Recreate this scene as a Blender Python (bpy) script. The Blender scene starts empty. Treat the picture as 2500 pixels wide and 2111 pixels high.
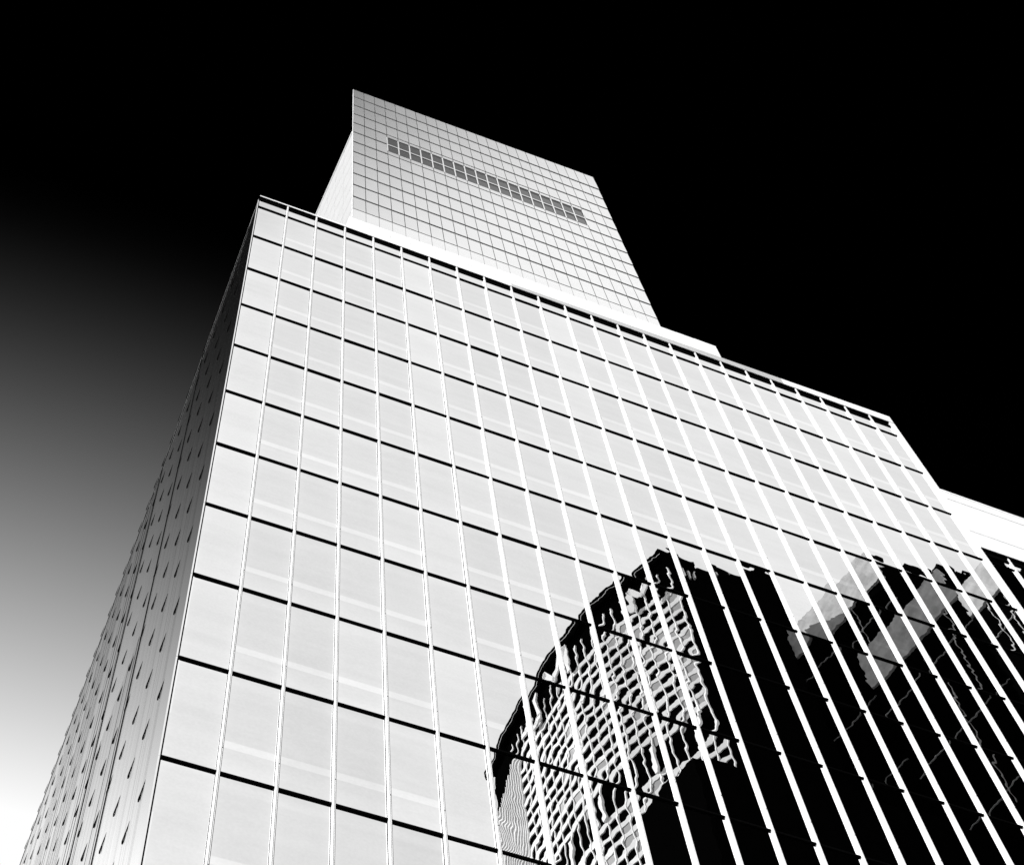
import bpy, bmesh, math, random
from mathutils import Vector, Matrix
random.seed(7)
S = bpy.context.scene
COL = S.collection
U = 1.35                      # metres per facade bay
Z0 = 57.25 * U + 1.6          # height above ground of the facade datum

# ---------------------------------------------------------------- camera
cam = bpy.data.cameras.new('camera'); camo = bpy.data.objects.new('camera', cam); COL.objects.link(camo)
S.camera = camo
right = Vector((0.9223417543904286, -0.3775038016194207, -0.08231991175208585))
down = Vector((0.31324568638472355, 0.8553287772346221, -0.41266187465731513))
fwd = Vector((0.22619201592750693, 0.35482892018155926, 0.9071568824263194))
M = Matrix((right, -down, -fwd)).transposed().to_4x4()
M.translation = Vector((-2.67829856 * U, -16.5858631 * U, -57.24952336 * U + Z0))
camo.matrix_world = M
cam.sensor_width = 36.0; cam.sensor_fit = 'HORIZONTAL'; cam.lens = 36.0 * 4183.95 / 2500.0
cam.clip_start = 0.1; cam.clip_end = 3000

# ---------------------------------------------------------------- sky
w = bpy.data.worlds.new('World'); S.world = w; w.use_nodes = True
nt = w.node_tree; nt.nodes.clear()
def N(t, k, **kw):
    n = t.nodes.new(k)
    for a, b in kw.items(): setattr(n, a, b)
    return n
def mth(t, op, a, b=None, c=None, clamp=False):
    n = N(t, 'ShaderNodeMath', operation=op); n.use_clamp = clamp
    for i, v in enumerate((a, b, c)):
        if v is None: continue
        if isinstance(v, (int, float)): n.inputs[i].default_value = v
        else: t.links.new(v, n.inputs[i])
    return n.outputs[0]
def sstep(t, v, a, b):
    n = N(t, 'ShaderNodeMapRange', interpolation_type='SMOOTHSTEP')
    t.links.new(v, n.inputs[0]); n.inputs[1].default_value = a; n.inputs[2].default_value = b
    return n.outputs[0]
tc = N(nt, 'ShaderNodeTexCoord'); sp = N(nt, 'ShaderNodeSeparateXYZ')
nt.links.new(tc.outputs['Generated'], sp.inputs[0])
dx, dy, dz = sp.outputs
# deep red-filtered sky: black overhead and away from the sun, pale on the sun side and towards the horizon
t2 = mth(nt, 'ADD', dy, mth(nt, 'MULTIPLY', dx, 0.05))
g2 = mth(nt, 'POWER', mth(nt, 'MULTIPLY', mth(nt, 'SUBTRACT', t2, 0.30), 1 / 0.315, clamp=True), 2.9)
ndy = mth(nt, 'MULTIPLY', dy, -1.0)
t1 = mth(nt, 'ADD', ndy, mth(nt, 'MULTIPLY', dx, 0.8))
g1 = mth(nt, 'MULTIPLY', mth(nt, 'MULTIPLY', sstep(nt, ndy, 0.02, 0.16), sstep(nt, t1, 0.215, 0.37)), 0.97)
g3 = mth(nt, 'MULTIPLY', sstep(nt, mth(nt, 'MULTIPLY', dz, -1.0), -0.5, -0.02), 0.8)
sky = mth(nt, 'MAXIMUM', mth(nt, 'MAXIMUM', g1, g2), g3)
bg = N(nt, 'ShaderNodeBackground'); cmb = N(nt, 'ShaderNodeCombineColor')
for i in range(3): nt.links.new(sky, cmb.inputs[i])
nt.links.new(cmb.outputs[0], bg.inputs[0]); bg.inputs[1].default_value = 1.0
wo = N(nt, 'ShaderNodeOutputWorld'); nt.links.new(bg.outputs[0], wo.inputs[0])

# ---------------------------------------------------------------- sun
sl = bpy.data.lights.new('sun', 'SUN'); sl.energy = 5.0; sl.angle = math.radians(0.5)
so = bpy.data.objects.new('sun', sl); COL.objects.link(so)
so.rotation_euler = Vector((-0.62, -0.50, 0.60)).to_track_quat('Z', 'Y').to_euler()
so.location = (0, -50, 200)

S.view_settings.view_transform = 'Standard'; S.view_settings.look = 'None'
S.view_settings.exposure = 0.0; S.view_settings.gamma = 1.0
S.render.engine = 'CYCLES'
S.cycles.max_bounces = 6; S.cycles.glossy_bounces = 4

# ---------------------------------------------------------------- materials
def mat(name, col, rough=0.5, metal=0.0, spec=0.3, noise=0.0, nscale=3.0, bump=0.0, bscale=3.0, stretch=(1, 1, 1)):
    m = bpy.data.materials.new(name); m.use_nodes = True; t = m.node_tree
    b = t.nodes['Principled BSDF']
    b.inputs['Roughness'].default_value = rough; b.inputs['Metallic'].default_value = metal
    b.inputs['Specular IOR Level'].default_value = spec
    b.inputs['Base Color'].default_value = (col, col, col, 1)
    if noise or bump:
        tc = N(t, 'ShaderNodeTexCoord'); mp = N(t, 'ShaderNodeMapping'); mp.inputs['Scale'].default_value = stretch
        t.links.new(tc.outputs['Object'], mp.inputs[0])
        oi = N(t, 'ShaderNodeObjectInfo')
        off = N(t, 'ShaderNodeVectorMath', operation='ADD'); t.links.new(mp.outputs[0], off.inputs[0])
        sc = N(t, 'ShaderNodeVectorMath', operation='SCALE'); sc.inputs[3].default_value = 97.0
        cb = N(t, 'ShaderNodeCombineXYZ')
        for i in range(3): t.links.new(oi.outputs['Random'], cb.inputs[i])
        t.links.new(cb.outputs[0], sc.inputs[0]); t.links.new(sc.outputs[0], off.inputs[1])
    if noise:
        n = N(t, 'ShaderNodeTexNoise'); n.inputs['Scale'].default_value = nscale; n.inputs['Detail'].default_value = 5
        t.links.new(off.outputs[0], n.inputs[0])
        r = N(t, 'ShaderNodeMapRange'); r.inputs[1].default_value = 0.3; r.inputs[2].default_value = 0.7
        r.inputs[3].default_value = max(0, col * (1 - noise)); r.inputs[4].default_value = min(1, col * (1 + noise))
        t.links.new(n.outputs[0], r.inputs[0]); t.links.new(r.outputs[0], b.inputs['Base Color'])
    if bump:
        n = N(t, 'ShaderNodeTexNoise'); n.inputs['Scale'].default_value = bscale; n.inputs['Detail'].default_value = 1.5
        t.links.new(off.outputs[0], n.inputs[0])
        bp = N(t, 'ShaderNodeBump'); bp.inputs['Distance'].default_value = bump; bp.inputs['Strength'].default_value = 1
        t.links.new(n.outputs[0], bp.inputs['Height']); t.links.new(bp.outputs[0], b.inputs['Normal'])
    return m

def glass_mat(name, plain, wob=0.00095):
    m = bpy.data.materials.new(name); m.use_nodes = True; t = m.node_tree
    b = t.nodes['Principled BSDF']; b.inputs['Metallic'].default_value = 1.0; b.inputs['Roughness'].default_value = 0.0
    tc = N(t, 'ShaderNodeTexCoord'); sx = N(t, 'ShaderNodeSeparateXYZ'); t.links.new(tc.outputs['Object'], sx.inputs[0])
    oi = N(t, 'ShaderNodeObjectInfo')
    sc = N(t, 'ShaderNodeVectorMath', operation='SCALE'); sc.inputs[3].default_value = 61.0
    cb = N(t, 'ShaderNodeCombineXYZ')
    for i in range(3): t.links.new(oi.outputs['Random'], cb.inputs[i])
    t.links.new(cb.outputs[0], sc.inputs[0])
    off = N(t, 'ShaderNodeVectorMath', operation='ADD'); t.links.new(tc.outputs['Object'], off.inputs[0]); t.links.new(sc.outputs[0], off.inputs[1])
    # tone: vision glass, sill rail and spandrel showing faintly through the coating
    zr = mth(t, 'ADD', mth(t, 'DIVIDE', sx.outputs[2], 3.055 * U), 0.5)
    cr = N(t, 'ShaderNodeValToRGB'); t.links.new(zr, cr.inputs[0]); e = cr.color_ramp
    if plain: st = [(0, .86), (.12, .84), (.5, .80), (.9, .84), (1, .87)]
    else: st = [(0, .84), (.20, .80), (.235, .78), (.24, .90), (.30, .89), (.31, .77), (.62, .76), (.84, .77), (.87, .80), (.92, .80), (.95, .77), (1, .755)]
    while len(e.elements) < len(st): e.elements.new(0.5)
    for k, (p, c) in enumerate(st): e.elements[k].position = p; e.elements[k].color = (c, c, c, 1)
    nz = N(t, 'ShaderNodeTexNoise'); nz.inputs['Scale'].default_value = 0.7; nz.inputs['Detail'].default_value = 8; nz.inputs['Roughness'].default_value = 0.75
    t.links.new(off.outputs[0], nz.inputs[0])
    f = mth(t, 'ADD', mth(t, 'MULTIPLY', nz.outputs[0], 0.16), 0.92)
    # soft glare beside the fins painted into the colour: paler towards both pane sides
    ex = mth(t, 'POWER', mth(t, 'DIVIDE', mth(t, 'ABSOLUTE', sx.outputs[0]), 0.5 * U), 5.0)
    f = mth(t, 'ADD', f, mth(t, 'MULTIPLY', ex, 0.10))
    f = mth(t, 'ADD', f, mth(t, 'MULTIPLY', mth(t, 'SUBTRACT', oi.outputs['Random'], 0.5), 0.09))
    mp2 = N(t, 'ShaderNodeMapping'); mp2.inputs['Scale'].default_value = (0.35, 1, 2.6); t.links.new(off.outputs[0], mp2.inputs[0])
    nz2 = N(t, 'ShaderNodeTexNoise'); nz2.inputs['Scale'].default_value = 1.0; nz2.inputs['Detail'].default_value = 4
    t.links.new(mp2.outputs[0], nz2.inputs[0])
    f = mth(t, 'ADD', f, mth(t, 'MULTIPLY', mth(t, 'SUBTRACT', nz2.outputs[0], 0.5), 0.14))
    nz3 = N(t, 'ShaderNodeTexNoise'); nz3.inputs['Scale'].default_value = 14.0; nz3.inputs['Detail'].default_value = 2
    t.links.new(off.outputs[0], nz3.inputs[0])
    f = mth(t, 'ADD', f, mth(t, 'MULTIPLY', mth(t, 'SUBTRACT', nz3.outputs[0], 0.5), 0.12))
    mx = mth(t, 'MULTIPLY', cr.outputs[0], f, clamp=True)
    cc = N(t, 'ShaderNodeCombineColor')
    for i in range(3): t.links.new(mx, cc.inputs[i])
    t.links.new(cc.outputs[0], b.inputs['Base Color'])
    # roller-wave and pillowing of the sheet
    n1 = N(t, 'ShaderNodeTexNoise'); n1.inputs['Scale'].default_value = 1.3; n1.inputs['Detail'].default_value = 1.0
    t.links.new(off.outputs[0], n1.inputs[0])
    ez = mth(t, 'POWER', mth(t, 'ABSOLUTE', mth(t, 'MULTIPLY', mth(t, 'SUBTRACT', zr, 0.5), 2.0)), 14.0)
    hgt = mth(t, 'ADD', n1.outputs[0], mth(t, 'MULTIPLY', ez, 0.9))
    bp = N(t, 'ShaderNodeBump'); bp.inputs['Distance'].default_value = wob; bp.inputs['Strength'].default_value = 1
    t.links.new(hgt, bp.inputs['Height']); t.links.new(bp.outputs[0], b.inputs['Normal'])
    return m

GLASS = glass_mat('coated_glass', False); GLASSP = glass_mat('coated_glass_plain', True)
WHITE = mat('white_painted_aluminium', 0.92, 0.45, 0, 0.4, noise=0.03, nscale=1.5)
WGREY = mat('satin_coping_metal', 0.62, 0.35, 0.6, noise=0.06, nscale=1.2)
DARK = mat('black_transom_metal', 0.0025, 0.5, 0, 0.0)
GASK = mat('black_gasket', 0.004, 0.9, 0, 0.0)
CORE = mat('dark_interior', 0.01, 0.9, 0, 0.0)
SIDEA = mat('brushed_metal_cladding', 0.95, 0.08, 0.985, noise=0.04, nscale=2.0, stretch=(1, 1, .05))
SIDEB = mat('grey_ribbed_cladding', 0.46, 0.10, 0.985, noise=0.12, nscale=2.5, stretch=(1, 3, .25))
PANEL = mat('tower_panel_metal', 0.99, 0.17, 0.99, noise=0.03, nscale=0.8, bump=0.001, bscale=0.5)
SPANEL = mat('sunlit_side_panel', 0.84, 0.4, 0.1, noise=0.04, nscale=0.8)  # matte white copy of the tower cladding, sunlit look of the left side put in
JOINT = mat('panel_joint', 0.07, 0.8, 0, 0.1)
WPANE = mat('tower_window_glass', 0.025, 0.2, 0.97, noise=0.15, nscale=1.5)
ROOF = mat('roof_membrane', 0.25, 0.9, 0, 0.1, noise=0.2)
STONE = mat('pale_stone_grid', 0.85, 0.6, 0, 0.2, noise=0.05)
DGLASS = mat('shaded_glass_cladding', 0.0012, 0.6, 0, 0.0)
GGLASS = mat('grey_blind_window', 0.42, 0.4, 0, 0.2)
GREYP = mat('grey_parapet_render', 0.55, 0.8, 0, 0.1, noise=0.25, nscale=0.6)
ASPH = mat('asphalt', 0.05, 0.9, 0, 0.2, noise=0.3, nscale=0.5)
PAVE = mat('paving', 0.22, 0.85, 0, 0.2, noise=0.2, nscale=1.0)

# ---------------------------------------------------------------- helpers (coordinates in bays, z from the facade datum)
def W(x, y, z): return (x * U, y * U, z * U + Z0)
class MB:
    def __init__(s): s.v = []; s.f = []; s.m = []
    def quad(s, a, b, c, d, m=0):
        k = len(s.v); s.v += [a, b, c, d]; s.f.append((k, k + 1, k + 2, k + 3)); s.m.append(m)
    def box(s, x0, x1, y0, y1, z0, z1, m=0):
        k = len(s.v)
        s.v += [(x0, y0, z0), (x1, y0, z0), (x1, y1, z0), (x0, y1, z0), (x0, y0, z1), (x1, y0, z1), (x1, y1, z1), (x0, y1, z1)]
        for q in ((0, 3, 2, 1), (4, 5, 6, 7), (0, 1, 5, 4), (1, 2, 6, 5), (2, 3, 7, 6), (3, 0, 4, 7)):
            s.f.append(tuple(k + i for i in q)); s.m.append(m)
    def prism_x(s, prof, x0, x1, m=0):           # prof: (y,z) loop
        k = len(s.v); n = len(prof)
        s.v += [(x0, y, z) for y, z in prof] + [(x1, y, z) for y, z in prof]
        for i in range(n):
            j = (i + 1) % n; s.f.append((k + i, k + j, k + n + j, k + n + i)); s.m.append(m)
        s.f.append(tuple(k + i for i in range(n))[::-1]); s.m.append(m)
        s.f.append(tuple(k + n + i for i in range(n))); s.m.append(m)
    def prism_z(s, loop, z0, z1, m=0):           # loop: (x,y); z1 may be a list
        k = len(s.v); n = len(loop)
        zt = z1 if isinstance(z1, (list, tuple)) else [z1] * n
        s.v += [(x, y, z0) for x, y in loop] + [(x, y, zt[i]) for i, (x, y) in enumerate(loop)]
        for i in range(n):
            j = (i + 1) % n; s.f.append((k + i, k + j, k + n + j, k + n + i)); s.m.append(m)
        s.f.append(tuple(k + i for i in range(n))[::-1]); s.m.append(m)
        s.f.append(tuple(k + n + i for i in range(n))); s.m.append(m)
    def mesh(s, name, mats, origin=(0, 0, 0)):
        ox, oy, oz = origin
        me = bpy.data.meshes.new(name)
        me.from_pydata([((x - ox) * U, (y - oy) * U, (z - oz) * U) for x, y, z in s.v], [], s.f)
        for m in mats: me.materials.append(m)
        me.polygons.foreach_set('material_index', s.m)
        me.update()
        return me
    def obj(s, name, mats, parent=None, origin=None, kind=None):
        if not isinstance(mats, (list, tuple)): mats = [mats]
        if origin is None:
            n = len(s.v); origin = tuple(sum(v[i] for v in s.v) / n for i in range(3))
        return put(s.mesh(name, mats, origin), name, origin, parent, kind=kind)
def put(me, name, at, parent=None, rot=None, kind=None):
    o = bpy.data.objects.new(name, me); COL.objects.link(o)
    p = Vector(W(*at))
    if parent:
        o.parent = parent
        q = parent; base = Vector((0, 0, 0))
        while q: base += q.location; q = q.parent
        p = p - base
    o.location = p
    if rot: o.rotation_euler = rot
    if kind: o['kind'] = kind
    return o
def thing(name, label, cat, at, group=None):
    o = bpy.data.objects.new(name, None); COL.objects.link(o); o.location = W(*at)
    o['label'] = label; o['category'] = cat
    if group: o['group'] = group
    return o
GZ = -Z0 / U      # ground level in bays
CAMP = Vector((-2.67829856, -16.5858631, -57.24952336))
def seen(x, y, z, pad=0.03):                     # inside the picture?
    v = Vector((x, y, z)) - CAMP; d = v.dot(fwd)
    return d > 0 and abs(v.dot(right) / d) < 0.2988 * (1 + pad) and abs(v.dot(down) / d) < 0.2523 * (1 + pad)

# ================================================================ glass office block
H = 3.055; NX = 24
TOPZ = -2.36            # underside of the coping
main = thing('office_building', 'white finned glass office block in front, with ribbed metal side wall on the left', 'building', (0, 0, GZ))
b = MB(); b.box(0.06, 23.95, 0.08, 34, GZ, -2.6); b.obj('core', CORE, main)
b = MB(); b.box(0.0, 24.0, 0.03, 34.2, -2.6, -2.2); b.obj('roof', ROOF, main)

def pane_mesh(name, wd, ht, m):
    q = MB(); q.box(-wd / 2, wd / 2, 0, 0.012, -ht / 2, ht / 2); return q.mesh(name, [m])
pm = pane_mesh('pane', 0.99, H - 0.01, GLASS); pp = pane_mesh('pane_plain', 0.99, H - 0.01, GLASSP)
slh = H * -1 - TOPZ     # negative
ps = pane_mesh('top_pane', 0.99, abs(-H - TOPZ) - 0.01, GLASSP)
def plain(i): return i % 5 == 0
far = MB()
def panes(parent, i0, i1, j0, j1, joined):
    for i in range(i0, i1):
        for j in range(j0, j1):
            cx, cz = i + 0.5 - 0.0375, -H * (j + 0.5)
            if any(seen(cx + a, 0, cz + c, 0.0) for a in (-.5, 0, .5) for c in (-1.5, 0, 1.5)):
                put(pp if plain(i) else pm, 'pane', (cx, 0.0, cz), parent,
                    (random.gauss(0, .0016), 0, random.gauss(0, .0018)))
            else: joined.box(cx - .495, cx + .495, 0, 0.012, cz - H / 2 + .005, cz + H / 2 - .005)
panes(main, 0, NX, 1, 19, far)
far.obj('lower_glazing', GLASSP, main, kind='stuff')
for i in range(NX):
    put(ps, 'top_pane', (i + 0.4625, 0.0, (-H + TOPZ) / 2), main, (random.gauss(0, .001), 0, random.gauss(0, .001)))

# transoms: hooked black rails stopping against the fins
prof = [(a_ * .78, b_ * .82) for a_, b_ in [(0.0, 0.015), (-0.022, 0.015), (-0.036, 0.008), (-0.044, -0.008), (-0.046, -0.03), (-0.044, -0.058), (-0.036, -0.068), (-0.030, -0.060), (-0.030, -0.05), (-0.022, -0.045), (0.0, -0.045)]]
def transom_mesh(x0, x1):
    q = MB(); q.prism_x(prof, x0, x1); return q.mesh('transom', [DARK])
FW = 0.052; FD = 0.068           # fin width and depth
tm = transom_mesh(-0.5 + FW / 2 + .001, 0.5 - FW / 2 - .001); tm0 = transom_mesh(-0.455, 0.5 - FW / 2 - .001)
def transoms(parent, i0, i1, j0, j1):
    rest = MB(); any_rest = False
    for i in range(i0, i1):
        for j in range(j0, j1):
            cx, cz = i + 0.5 - FW / 2, -H * j
            if seen(cx - .4, 0, cz) or seen(cx + .4, 0, cz):
                put(tm0 if i == 0 else tm, 'transom', (cx, -0.001, cz), parent)
            else:
                rest.prism_x([(y - .001, z + cz) for y, z in prof], cx - .46, cx + .46); any_rest = True
    if any_rest: rest.obj('lower_transoms', DARK, parent, kind='stuff')
transoms(main, 0, NX, 1, 19)

def fin(x, z0, z1, parent, name='fin', wd=FW, left_gasket=True):
    q = MB(); c = x
    xl, xr = c - wd, c; g = xr - 0.016
    q.box(xl, g - .0055, -FD, -0.001, z0, z1, 0)                   # outer blade
    q.box(g + .0055, xr, -FD + .002, -0.001, z0, z1, 0)            # clip strip
    q.box(g - .0054, g + .0054, -FD + .014, -0.002, z0 + .001, z1 - .001, 1)  # gasket in the groove
    if c < 7: q.box(xl - .010, xl - .0002, -0.006, -0.0012, z0 + .002, z1 - .002, 1)
    q.box(xr + .0002, xr + .012, -0.057, -0.0012, z0 + .002, z1 - .002, 1)
    return q.obj(name, [WHITE, GASK], parent)
for i in range(1, NX):
    fin(i, GZ, TOPZ - .002, main)
# splice marks on the fins
sj = MB(); sj.box(-.0085, .0085, -.0015, .001, -.008, .008); sjm = sj.mesh('fin_joint', [GASK])
for i in range(1, NX):
    for j in range(3, 13):
        if seen(i, -FD, -H * j + .9): put(sjm, 'fin_joint', (i - .012, -FD - .0005, -H * j + .62), main)
b = MB(); b.box(23.80, 24.02, -FD, 0.03, GZ, -1.98); b.box(24.0, 24.018, .031, 4, GZ, -1.98); b.obj('corner_post', WHITE, main)
b = MB(); b.box(0.0, 0.022, -0.012, 0.03, GZ, TOPZ); b.obj('corner_gasket', GASK, main)

# coping over the facade: black soffit, tall fascia rising towards the right
def fz(x): return -2.13 + 0.165 * min(x, 24) / 24.0      # fascia bottom
def ft(x): return -2.05 + 0.66 * min(x, 24) / 24.0       # fascia top
for k in range(32):
    x0, x1 = k * 0.75 + 0.003, (k + 1) * 0.75 - 0.003
    q = MB(); y0, y1 = -FD - 0.012, -FD + 0.01
    loop = [(y0, 0), (y1, 0)]
    a = [(x0, y0, fz(x0)), (x1, y0, fz(x1)), (x1, y1, fz(x1)), (x0, y1, fz(x0)), (x0, y0, ft(x0)), (x1, y0, ft(x1)), (x1, y1, ft(x1)), (x0, y1, ft(x0))]
    q.v = a; q.f = [(0, 3, 2, 1), (4, 5, 6, 7), (0, 1, 5, 4), (1, 2, 6, 5), (2, 3, 7, 6), (3, 0, 4, 7)]; q.m = [0] * 6
    q.obj('coping_panel', WGREY if 9 < x0 < 19.4 else WHITE, main)
q = MB()
a = [(0, -FD - .004, fz(0)), (24, -FD - .004, fz(24)), (24, .06, fz(24)), (0, .06, fz(0)), (0, -FD - .004, ft(0) - .02), (24, -FD - .004, ft(24) - .02), (24, .06, ft(24) - .02), (0, .06, ft(0) - .02)]
q.v = a; q.f = [(0, 3, 2, 1), (4, 5, 6, 7), (0, 1, 5, 4), (1, 2, 6, 5), (2, 3, 7, 6), (3, 0, 4, 7)]; q.m = [0] * 6
q.obj('coping_soffit', DARK, main)
b = MB(); b.box(0.0, 24.0, -0.02, 0.04, TOPZ - .0, -1.95 - .22); b.obj('head_rail', DARK, main)
for i in range(1, NX):
    q = MB(); q.box(i - FW + .004, i - .004, -FD + .004, -.022, TOPZ - .002, fz(i) - .002); q.obj('fin_head', WHITE, main)

# ---- ribbed metal side wall on x = 0 plane, facing left
def ribwall(name, y0, y1, z0, z1, material, pitch, depth, groove, x=0.0):
    q = MB(); y = y0; pts = []
    rnd = random.Random(int(y0 * 100) + int(z0))
    while y < y1 - 1e-4:
        p = min(pitch * rnd.choice((.55, .8, 1.0, 1.35)), y1 - y)
        d = depth * rnd.uniform(.35, 1.0)
        pts += [(x - d * .15, y), (x - d, y + p * .18), (x - d * rnd.uniform(.7, 1), y + p * .68), (x - d * .2, y + p * .79)]
        if groove and rnd.random() < .8: pts += [(x + groove, y + p * .80), (x + groove, y + p * .985)]
        y += p
    pts.append((x - depth * .15, y1))
    for (xa, ya), (xb, yb) in zip(pts, pts[1:]):
        q.quad((xb, yb, z0), (xa, ya, z0), (xa, ya, z1), (xb, yb, z1), 1 if xa > x + .001 or xb > x + .001 else 0)
    return q.obj(name, [material, GASK], main)
b = MB(); b.box(-0.015, 0.05, 0.0, 0.95, GZ, -2.3); b.obj('corner_panel', SIDEA, main)
ribwall('ribbed_cladding', 0.955, 5.95, GZ, -2.45, SIDEA, 0.19, 0.0035, 0.0)
ribwall('ribbed_cladding', 5.96, 10.35, -20.0, -2.45, SIDEA, 0.19, 0.0035, 0.0)
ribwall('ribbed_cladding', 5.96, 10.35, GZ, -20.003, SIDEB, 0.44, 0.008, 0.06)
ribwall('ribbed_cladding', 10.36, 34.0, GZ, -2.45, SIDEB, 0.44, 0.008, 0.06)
b = MB(); b.box(-0.012, 0.04, 0.4, 34.0, -2.45, -2.36); b.obj('side_coping', DARK, main)
b = MB(); b.box(-0.022, 0.04, 0.0, 34.0, -2.355, -2.28); b.obj('side_coping_cap', SIDEA, main)
for yb in (5.955, 10.355):
    b = MB(); b.box(-0.02, 0.03, yb - .004, yb + .004, GZ, -2.45); b.obj('cladding_joint', GASK, main)

# hooded vents: teardrop lips on the side wall, one per module and storey
def vent_mesh(L, D, mats):
    q = MB(); n = 9; lip = []
    for k in range(n):
        s = k / (n - 1)                                  # s = 0 front tip, 1 = blunt end
        d = D * (s ** 0.75) * (1 - max(0, (s - .88) / .12) ** 2 * .6)
        lip.append((-d, -L / 2 + s * L, .17 * (1 - s) ** 1.3))
    for (xa, ya, za), (xb, yb, zb) in zip(lip, lip[1:]):
        q.quad((0, ya, za), (0, yb, zb), (xb - .002, yb, zb - .004), (xa - .002, ya, za - .004), 1)
        q.quad((xa - .002, ya, za - .004), (xb - .002, yb, zb - .004), (0, yb, zb + .012), (0, ya, za + .012), 0)
    return q.mesh('vent', mats)
vA = vent_mesh(0.40, 0.025, [SIDEA, GASK]); vB = vent_mesh(0.40, 0.030, [SIDEB, GASK])
spots = []
for k in range(30):
    for j in range(0, 13):
        y = 1.20 + 0.925 * k; z = -1.45 - 3.1 * j + (-.35 if j > 4 else 0) - .25
        if y > 33: continue
        if seen(0, y, z, .06): spots.append(((CAMP - Vector((0, y, z))).length, y, z))
spots.sort()
for n_, (d_, y, z) in enumerate(spots[:300]):
    m_ = vB if (y > 10.35 or (y > 5.95 and z < -20)) else vA
    put(m_, 'vent', (-0.0015, y, z), main)
if len(spots) > 300:
    q = MB()
    for d_, y, z in spots[300:]:
        q.quad((-.03, y - .2, z), (-.03, y + .2, z), (-.09, y + .15, z), (-.04, y - .1, z))
    q.obj('far_vents', GASK, main, kind='stuff')

# ---- white roof parapet box in front of the tower
par = MB(); par.box(3.90, 19.55, 2.04, 2.9, -2.2, 6.20); par = par.obj('roof_parapet', CORE, main)
xs = [3.87 + .82 * k for k in range(0, 20)]; xs[-1] = 19.6
for k in range(19):
    x0, x1 = xs[k] + .004, xs[k + 1] - .004
    for z0, z1, nm in ((-2.2, 4.02, 0), (4.03, 5.58, 0), (5.60, 6.26 + .43 * k / 19, 0)):
        q = MB(); q.box(x0, x1, 2.0, 2.03, z0, z1); q.obj('parapet_panel', WHITE, par)
q = MB(); q.box(3.86, 19.62, 1.985, 2.06, 6.262, 6.29); 
q = MB(); q.box(3.83, 3.895, 2.002, 2.9, -2.2, 6.25); q.obj('parapet_end', WHITE, par)

# ================================================================ lower wing on the right
wing = thing('office_wing', 'lower glass wing topped by a blank white parapet wall at the right edge', 'building', (24, 0, GZ))
b = MB(); b.box(24.06, 60, 0.08, 34, GZ, -11.6); b.obj('core', CORE, wing)
b = MB(); b.box(24.03, 60, -.02, 34, -11.6, -7.6); b.obj('roof', ROOF, wing)
for k in range(9):
    x0, x1 = 24.025 + 4 * k, 24.02 + 4 * (k + 1) - .003
    for z0, z1 in ((-11.42, -10.345), (-10.30, -8.08), (-8.03, -7.47), (-7.43, -7.33)):
        q = MB(); q.box(x0, x1, -FD - .02, -.051, z0, z1); q.obj('parapet_panel', WHITE, wing)
b = MB(); b.box(24.03, 60, -.05, -.0215, -11.4, -7.36); b.obj('parapet_backing', GASK, wing)
b = MB(); b.box(24.021, 60, -FD - .012, 0.02, -11.55, -11.425); b.obj('coping_soffit', DARK, wing)
b = MB(); b.box(24.0, 60, -0.03, 0.04, -11.80, -11.56); b.obj('head_rail', DARK, wing)
far = MB(); panes(wing, 24, 29, 4, 19, far)
for i in range(29, 60):
    for j in range(4, 19): far.box(i - .532, i + .457, 0, .012, -H * (j + 1) + .005, -H * j - .005)
far.obj('lower_glazing', GLASSP, wing, kind='stuff')
wps = pane_mesh('top_pane', 0.99, .40, GLASSP)
for i in range(24, 29): put(wps, 'top_pane', (i + .4625, 0, -12.01), wing)
transoms(wing, 24, 29, 4, 19)
for i in range(25, 60): fin(i, GZ, -11.56, wing)

# ================================================================ panel-clad tower behind
TX, TY, TW, TH, TZ = 4.330, 3.0, 0.577486, 1.778576, 32.315
tower = thing('panel_clad_tower', 'tall pale panel-clad tower with a strip of windows, rising behind the glass block', 'building', (TX, TY, -2.2))
TR = TX + 24 * TW
b = MB(); b.box(TX + .03, TR - .03, TY + .031, TY + .12, -2.2, 32.0); b.obj('core', JOINT, tower)
b = MB(); b.prism_z([(TX + .03, TY + .5), (TR - .03, TY + .5), (TR - .03, 16), (TX - .62, 16)], -2.2, 23.1); b.obj('core', JOINT, tower)
def topz(x): return 32.14 + .83 * (x - TX) / (TR - TX)
pcache = {}
def panel(x0, x1, z0, z1, parent, nm='cladding_panel', mt=None, y=TY, z1r=None):
    g = .015
    key = (round(x1 - x0, 3), round(z1 - z0, 3), nm)
    if z1r is None and key in pcache: me = pcache[key]
    else:
        q = MB(); wd, ht = (x1 - x0) / 2 - g, (z1 - z0) / 2 - g * 1.5
        dr = 0 if z1r is None else z1r - z1
        q.v = [(-wd, 0, -ht), (wd, 0, -ht), (wd, .03, -ht), (-wd, .03, -ht), (-wd, 0, ht), (wd, 0, ht + dr), (wd, .03, ht + dr), (-wd, .03, ht)]
        q.f = [(0, 3, 2, 1), (4, 5, 6, 7), (0, 1, 5, 4), (1, 2, 6, 5), (2, 3, 7, 6), (3, 0, 4, 7)]; q.m = [0] * 6
        me = q.mesh(nm, [mt or PANEL])
        if z1r is None: pcache[key] = me
    return put(me, nm, ((x0 + x1) / 2, y, (z0 + z1) / 2), parent, (-.017 + random.gauss(0, .0010), 0, random.gauss(0, .0015)))
low = MB()
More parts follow.
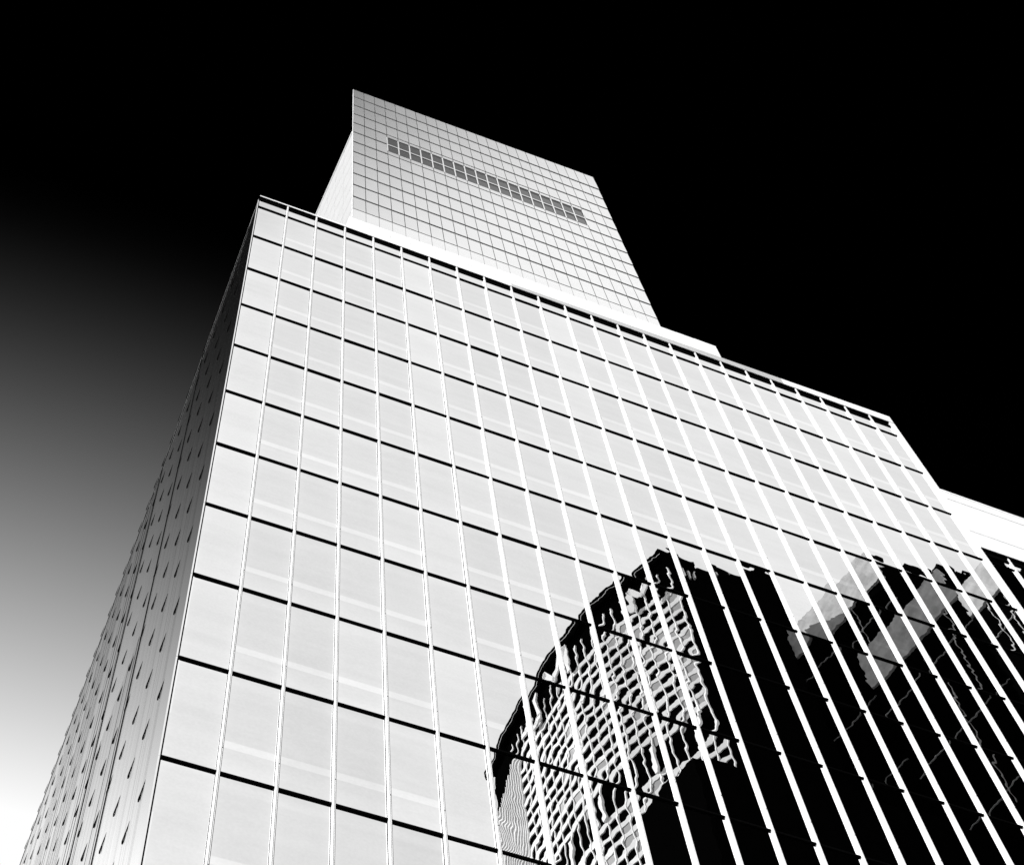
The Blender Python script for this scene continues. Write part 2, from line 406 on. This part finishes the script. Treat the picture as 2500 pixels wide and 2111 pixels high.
for i in range(24):
    x0, x1 = TX + i * TW, TX + (i + 1) * TW
    for j in range(13):
        z1, z0 = TZ - TH * j, TZ - TH * (j + 1)
        if j == 0: panel(x0, x1, z0, topz(x0), tower, z1r=topz(x1)); continue
        if 3 <= i < 21 and j == 4: panel(x0, x1, 24.74, z1, tower); continue
        if 3 <= i < 21 and j == 5: panel(x0, x1, z0, 22.22, tower); continue
        if j < 12: panel(x0, x1, z0, z1, tower)
        else: low.box(x0 + .0065, x1 - .0065, TY, TY + .03, -2.2, z0 - .01); low.box(x0 + .0065, x1 - .0065, TY, TY + .03, z0 + .01, z1 - .01)
low.obj('lower_panels', PANEL, tower, kind='stuff')
# windows
strip = MB()
for i in range(3, 22):
    x = TX + i * TW
    strip.box(x - .035, x + .035, TY - .002, TY + .04, 22.225, 24.735)
for i in range(3, 21):
    x = TX + i * TW
    strip.box(x + .036, x + TW - .036, TY - .002, TY + .04, 23.36, 23.48)
fr = strip.obj('window_frame', PANEL, tower)
for i in range(3, 21):
    x = TX + (i + .5) * TW
    for z0, z1 in ((22.23, 23.355), (23.485, 24.73)):
        q = MB(); q.box(x - TW / 2 + .037, x + TW / 2 - .037, TY + .022, TY + .04, z0, z1); q.obj('window_pane', WPANE, tower).rotation_euler = (-.026 + random.gauss(0, .002), 0, 0)
# left side wall of the tower, panels facing left
sa = math.atan2(0.25, 4.52)
sj_ = MB()
spm = MB(); spm.box(0, .03, -.49 + .02, .49 - .02, -TH / 2 + .022, TH / 2 - .022); spm = spm.mesh('side_panel', [SPANEL])
for k in range(13):
    for j in range(5, 13):
        z = TZ - TH * (j + .5); top = 23.27
        yc = .06 + .98 * (k + .5)
        if z + TH / 2 > top + .5: continue
        o = put(spm, 'side_panel', (TX - .02 - yc * math.sin(sa), TY + yc, z if z + TH / 2 < top else z), tower, (0, 0, sa))
b = MB(); b.prism_z([(TX - .05, TY + .06), (TX + .02, TY + .06), (TX - .65, 16), (TX - .75, 16)], 23.285, 23.62); b.obj('side_parapet', SPANEL, tower)
b = MB(); b.box(TX - .012, TX - .002, TY + .001, TY + .06, 5, 32.1); b.box(TX - .030, TX - .012, TY + .012, TY + .03, 5, 31.2); b.obj('corner_trim', WHITE, tower)
b = MB(); b.box(TX - .0015, TX + .006, TY + .004, TY + .05, 5, 32.1); b.obj('corner_joint', GASK, tower)

# ================================================================ ground
b = MB(); b.box(-1500, 1500, -1500, 1500, GZ - 1.0, GZ - .003)
g_ = b.obj('ground', PAVE); g_['kind'] = 'structure'
b = MB(); b.box(-600, 600, -27, -8, GZ - .5, GZ + .0); r_ = b.obj('road', ASPH); r_['kind'] = 'structure'
b = MB(); b.box(-600, 600, -8, 0.0, GZ - .5, GZ + .09); p_ = b.obj('pavement', PAVE); p_['kind'] = 'structure'

# ================================================================ curved tower across the street (seen in the glass)
K = 1.5
def sc_(x, y):      # plan coordinates at unit scale to real ones (mirror side of the street)
    return (-2.678 + (x + 2.678) * K, -(-16.586 + (y + 16.586) * K))
TOP = -57.25 + 150
plan = [(30.8, 47.5), (30.75, 44.2), (30.85, 41.2), (31.15, 38), (31.65, 35.4), (32.4, 33.0), (33.3, 30.9), (34.25, 28.9), (35.2, 27)]
plan = [sc_(*p) for p in plan]
# resample by arc length
def resample(pts, step):
    out = [pts[0]]; acc = 0
    for a, c in zip(pts, pts[1:]):
        L = math.dist(a, c); s = step - acc
        while s <= L:
            t = s / L; out.append((a[0] + (c[0] - a[0]) * t, a[1] + (c[1] - a[1]) * t)); s += step
        acc = L - (s - step)
    return out
rev = plan[::-1]
bays = resample(rev, 1.22); bays.append(rev[-1]) if math.dist(bays[-1], rev[-1]) > .3 else None
ct = thing('curved_tower', 'curved high-rise with white window grid and black crown, mirrored in the glass front', 'building', (bays[0][0], bays[0][1], GZ))
FH = 1.73
crown = TOP - 6.6
def band(q, pts, z0, z1, out, thick=0.25, m=0):
    for (ax, ay), (bx, by) in zip(pts, pts[1:]):
        dx_, dy_ = bx - ax, by - ay; L = math.hypot(dx_, dy_); nx, ny = dy_ / L, -dx_ / L
        if nx > 0: nx, ny = -nx, -ny
        q.prism_z([(ax + nx * out, ay + ny * out), (bx + nx * out, by + ny * out), (bx - nx * thick, by - ny * thick), (ax - nx * thick, ay - ny * thick)], z0, z1, m)
q = MB()
A1, A2, A3 = sc_(43.0, 27.0), sc_(45.6, 29.4), sc_(58, 41)
body = bays + [sc_(40, 52)]
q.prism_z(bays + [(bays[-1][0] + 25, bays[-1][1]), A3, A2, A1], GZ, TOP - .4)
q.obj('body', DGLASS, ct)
q = MB(); band(q, bays, TOP - 1.5, TOP, .55); q.obj('cornice', DGLASS, ct)
q = MB(); band(q, bays, TOP - .75, TOP - .66, .58, -.56); q.obj('cornice_trim', GREYP, ct)
nb = len(bays); clad = nb - 6       # last bays are ribbed cladding
k = 0; z = crown; row = 0
skip = crown - 10 * FH
gw = MB()
rr = random.Random(3)
zlist = []
while z > GZ + 60:
    if row == 12:
        z -= 2 * FH; row += 1; continue
    q = MB(); band(q, bays[:clad + 1], z - .66, z, .10); q.obj('floor_band', STONE, ct)
    for i in range(clad):
        r = rr.random(); cls = min(i / clad * 1.3, 1)
        if r < .28 * (1 - cls) + .03:
            (ax, ay), (bx, by) = bays[i], bays[i + 1]
            t0, t1 = .12, .88
            p0 = (ax + (bx - ax) * t0, ay + (by - ay) * t0); p1 = (ax + (bx - ax) * t1, ay + (by - ay) * t1)
            band(gw, [p0, p1], z - FH + .12, z - .70, .03, .05)
    z -= FH; row += 1
gw.obj('window_blind', GGLASS, ct, kind='stuff')
for i in range(clad + 1):
    q = MB(); x, y = bays[i]
    q.box(x - .12, x + .03, y - .075, y + .075, GZ, crown + 3.6 if i % 1 == 0 else crown); q.obj('mullion', STONE, ct)
for s in range(5):
    i = 1 + s * 5
    if i < clad:
        x, y = bays[i]; q = MB(); q.box(x - .35, x - .12, y - .25, y + .25, crown - 14 * FH, crown - 12 * FH); q.obj('column', STONE, ct)
q = MB(); q2 = MB()
for s in range((nb - 1 - clad) * 5):
    i = clad + s // 5; t = (s % 5) / 5
    if i + 1 >= nb: break
    (ax, ay), (bx, by) = bays[i], bays[i + 1]
    x, y = ax + (bx - ax) * t, ay + (by - ay) * t
    (q if s % 2 else q2).box(x - (.13 if s % 2 else .20), x + .05, y - .10, y + (.06 if s % 2 else -.02), GZ, crown + 2.4 - s * .16)
q.obj('ribbed_cladding', GREYP, ct); q2.obj('cladding_rib', STONE, ct)
q = MB()
for (xa, xb, zz) in ((35.3, 37.9, 2.4), (38.0, 39.1, 1.5), (40.2, 41.4, .8), (41.8, 42.6, 1.3)):
    (x0, yy), (x1, _) = sc_(xa, 27.4), sc_(xb, 27.4)
    q.box(x0, x1, yy - 2.0, yy, TOP - .5, TOP + zz)
q.obj('roof_plant', DGLASS, ct)
q = MB()
for (xa, zz, hh) in ((36.1, -3.6, 1.2), (36.5, -3.8, 1.5), (36.9, -3.5, 1.1), (38.4, -2.4, .7), (39.4, -1.4, .5)):
    x0, yy = sc_(xa, 27.0); q.box(x0, x0 + .16, yy + .01, yy + .25, TOP + zz, TOP + zz + hh)
q.obj('lit_louvre', STONE, ct)
# sign letters on the crown (stroke-built)
def stroke(q, org, ex, pts, wd, dep=.18):
    for (a, c), (e, f) in zip(pts, pts[1:]):
        L = math.hypot(e - a, f - c); ux, uz = (e - a) / L, (f - c) / L; px, pz = -uz * wd / 2, ux * wd / 2
        cs = [(a - px - ux * wd * .3, c - pz - uz * wd * .3), (a + px - ux * wd * .3, c + pz - uz * wd * .3), (e + px + ux * wd * .3, f + pz + uz * wd * .3), (e - px + ux * wd * .3, f - pz + uz * wd * .3)]
        k = len(q.v)
        nx, ny = -abs(ex[1]), ex[0] if ex[1] < 0 else -ex[0]
        nx, ny = (ex[1], -ex[0]); 
        if nx > 0: nx, ny = -nx, -ny
        for o in (.35, .35 + dep):
            q.v += [(org[0] + ex[0] * s + nx * o, org[1] + ex[1] * s + ny * o, org[2] + h) for s, h in cs]
        for fa in ((3, 2, 1, 0), (4, 5, 6, 7), (0, 1, 5, 4), (1, 2, 6, 5), (2, 3, 7, 6), (3, 0, 4, 7)):
            q.f.append(tuple(k + i for i in fa)); q.m.append(0)
def letter(i, glyph, hgt=4.4, wd=.62, zb=None):
    (ax, ay), (bx, by) = bays[i], bays[i + 2]; L = math.dist((ax, ay), (bx, by)); ex = ((bx - ax) / L, (by - ay) / L)
    q = MB(); 
    for pl in glyph: stroke(q, (ax, ay, zb or crown + .2), ex, [(-s * 1.0, h * hgt) for s, h in pl], wd)
    q.obj('sign_letter', STONE, ct)
Mg = [[(-1.5, 0), (-1.3, 1), (0, .35), (1.3, 1), (1.5, 0)]]
Jg = [[(.5, 1), (.5, .25), (.1, .03), (-.7, .08)]]
Ug = [[(-.9, 1), (-.9, .2), (-.4, .02), (.4, .02), (.9, .2), (.9, 1)]]
letter(clad - 3, Jg); letter(clad - 8, Mg); letter(3, Mg, 3.4)

# ================================================================ dark towers further down the street (seen in the glass)
def rel(a, c, h): return (-2.678 + a * h, -(-16.586 + c * h))
def slab(label, loop, top, band_h=2.2, floors=True, name='dark_tower'):
    t = thing(name, label, 'building', (loop[0][0], loop[0][1], GZ))
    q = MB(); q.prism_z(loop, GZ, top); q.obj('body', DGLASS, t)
    q = MB(); (fx, fy), (gx, gy) = loop[0], loop[1]
    for f0, f1, hh in ((.06, .38, 1.6), (.42, .60, .7), (.66, .93, 1.1)):
        q.box(fx + (gx - fx) * f0, fx + (gx - fx) * f1, min(fy, gy) - 2.4, min(fy, gy) - .02, top - .2, top + hh)
    q.obj('roof_plant', DGLASS, t)
    q = MB(); cx = sum(p[0] for p in loop) / len(loop); cy = sum(p[1] for p in loop) / len(loop)
    # pale parapet along the left-facing side
    (ax, ay), (bx, by) = loop[0], loop[-1]
    dx_, dy_ = bx - ax, by - ay; L = math.hypot(dx_, dy_); nx, ny = dy_ / L, -dx_ / L
    if nx > 0: nx, ny = -nx, -ny
    q.prism_z([(ax, ay), (ax + nx * .3, ay + ny * .3), (bx + nx * .3, by + ny * .3), (bx, by)], top - band_h, top + .3)
    q.obj('parapet', GREYP, t)
    if floors:
        z = top - band_h - 4
        while z > top - 40:
            q = MB(); q.prism_z([(ax, ay), (ax + nx * .12, ay + ny * .12), (bx + nx * .12, by + ny * .12), (bx, by)], z, z + .05); q.obj('floor_line', GREYP, t); z -= 9.5
        for s in (1, 3):
            f = s / 7; x, y = ax + dx_ * f, ay + dy_ * f
            q = MB(); q.box(x + nx * .15 - .03, x + nx * .15 + .03, y - .04, y + .04, top - 30, top - band_h); q.obj('pier', GREYP, t)
    return t
h = 150
slab('mirrored black tower with pale side parapet, next to the curved tower', [rel(.510, .390, h), rel(.553, .388, h), rel(.553, .60, h), rel(.470, .60, h)][:1] + [rel(.560, .388, h), rel(.60, .60, h), rel(.455, .575, h)], -57.25 + h, 5.5)
h = 135
slab('mirrored black tower stepping down, middle one of three at the right', [rel(.566, .386, h), rel(.590, .386, h), rel(.75, .52, h), rel(.545, .47, h)], -57.25 + h, 5.0)
h = 120
slab('mirrored black tower farthest right, below the white parapet of the wing', [rel(.592, .369, h), rel(.64, .369, h), rel(.86, .48, h), rel(.585, .40, h)], -57.25 + h, 4.0)
h = 100
t = thing('tower_shadow_block', 'mirrored dark block added as the shadow low in front of the curved tower', 'building', (*rel(.464, .574, h), GZ))  # added block standing in for the shadow across the lower curved tower
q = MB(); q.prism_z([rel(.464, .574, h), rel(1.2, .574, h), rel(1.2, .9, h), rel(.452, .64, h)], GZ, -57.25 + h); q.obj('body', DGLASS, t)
q = MB(); q.prism_z([rel(.47, .58, h), rel(.60, .58, h), rel(.60, .60, h), rel(.47, .60, h)], -57.25 + h - .001, -57.25 + h + .5); q.obj('roof_plant', DGLASS, t)
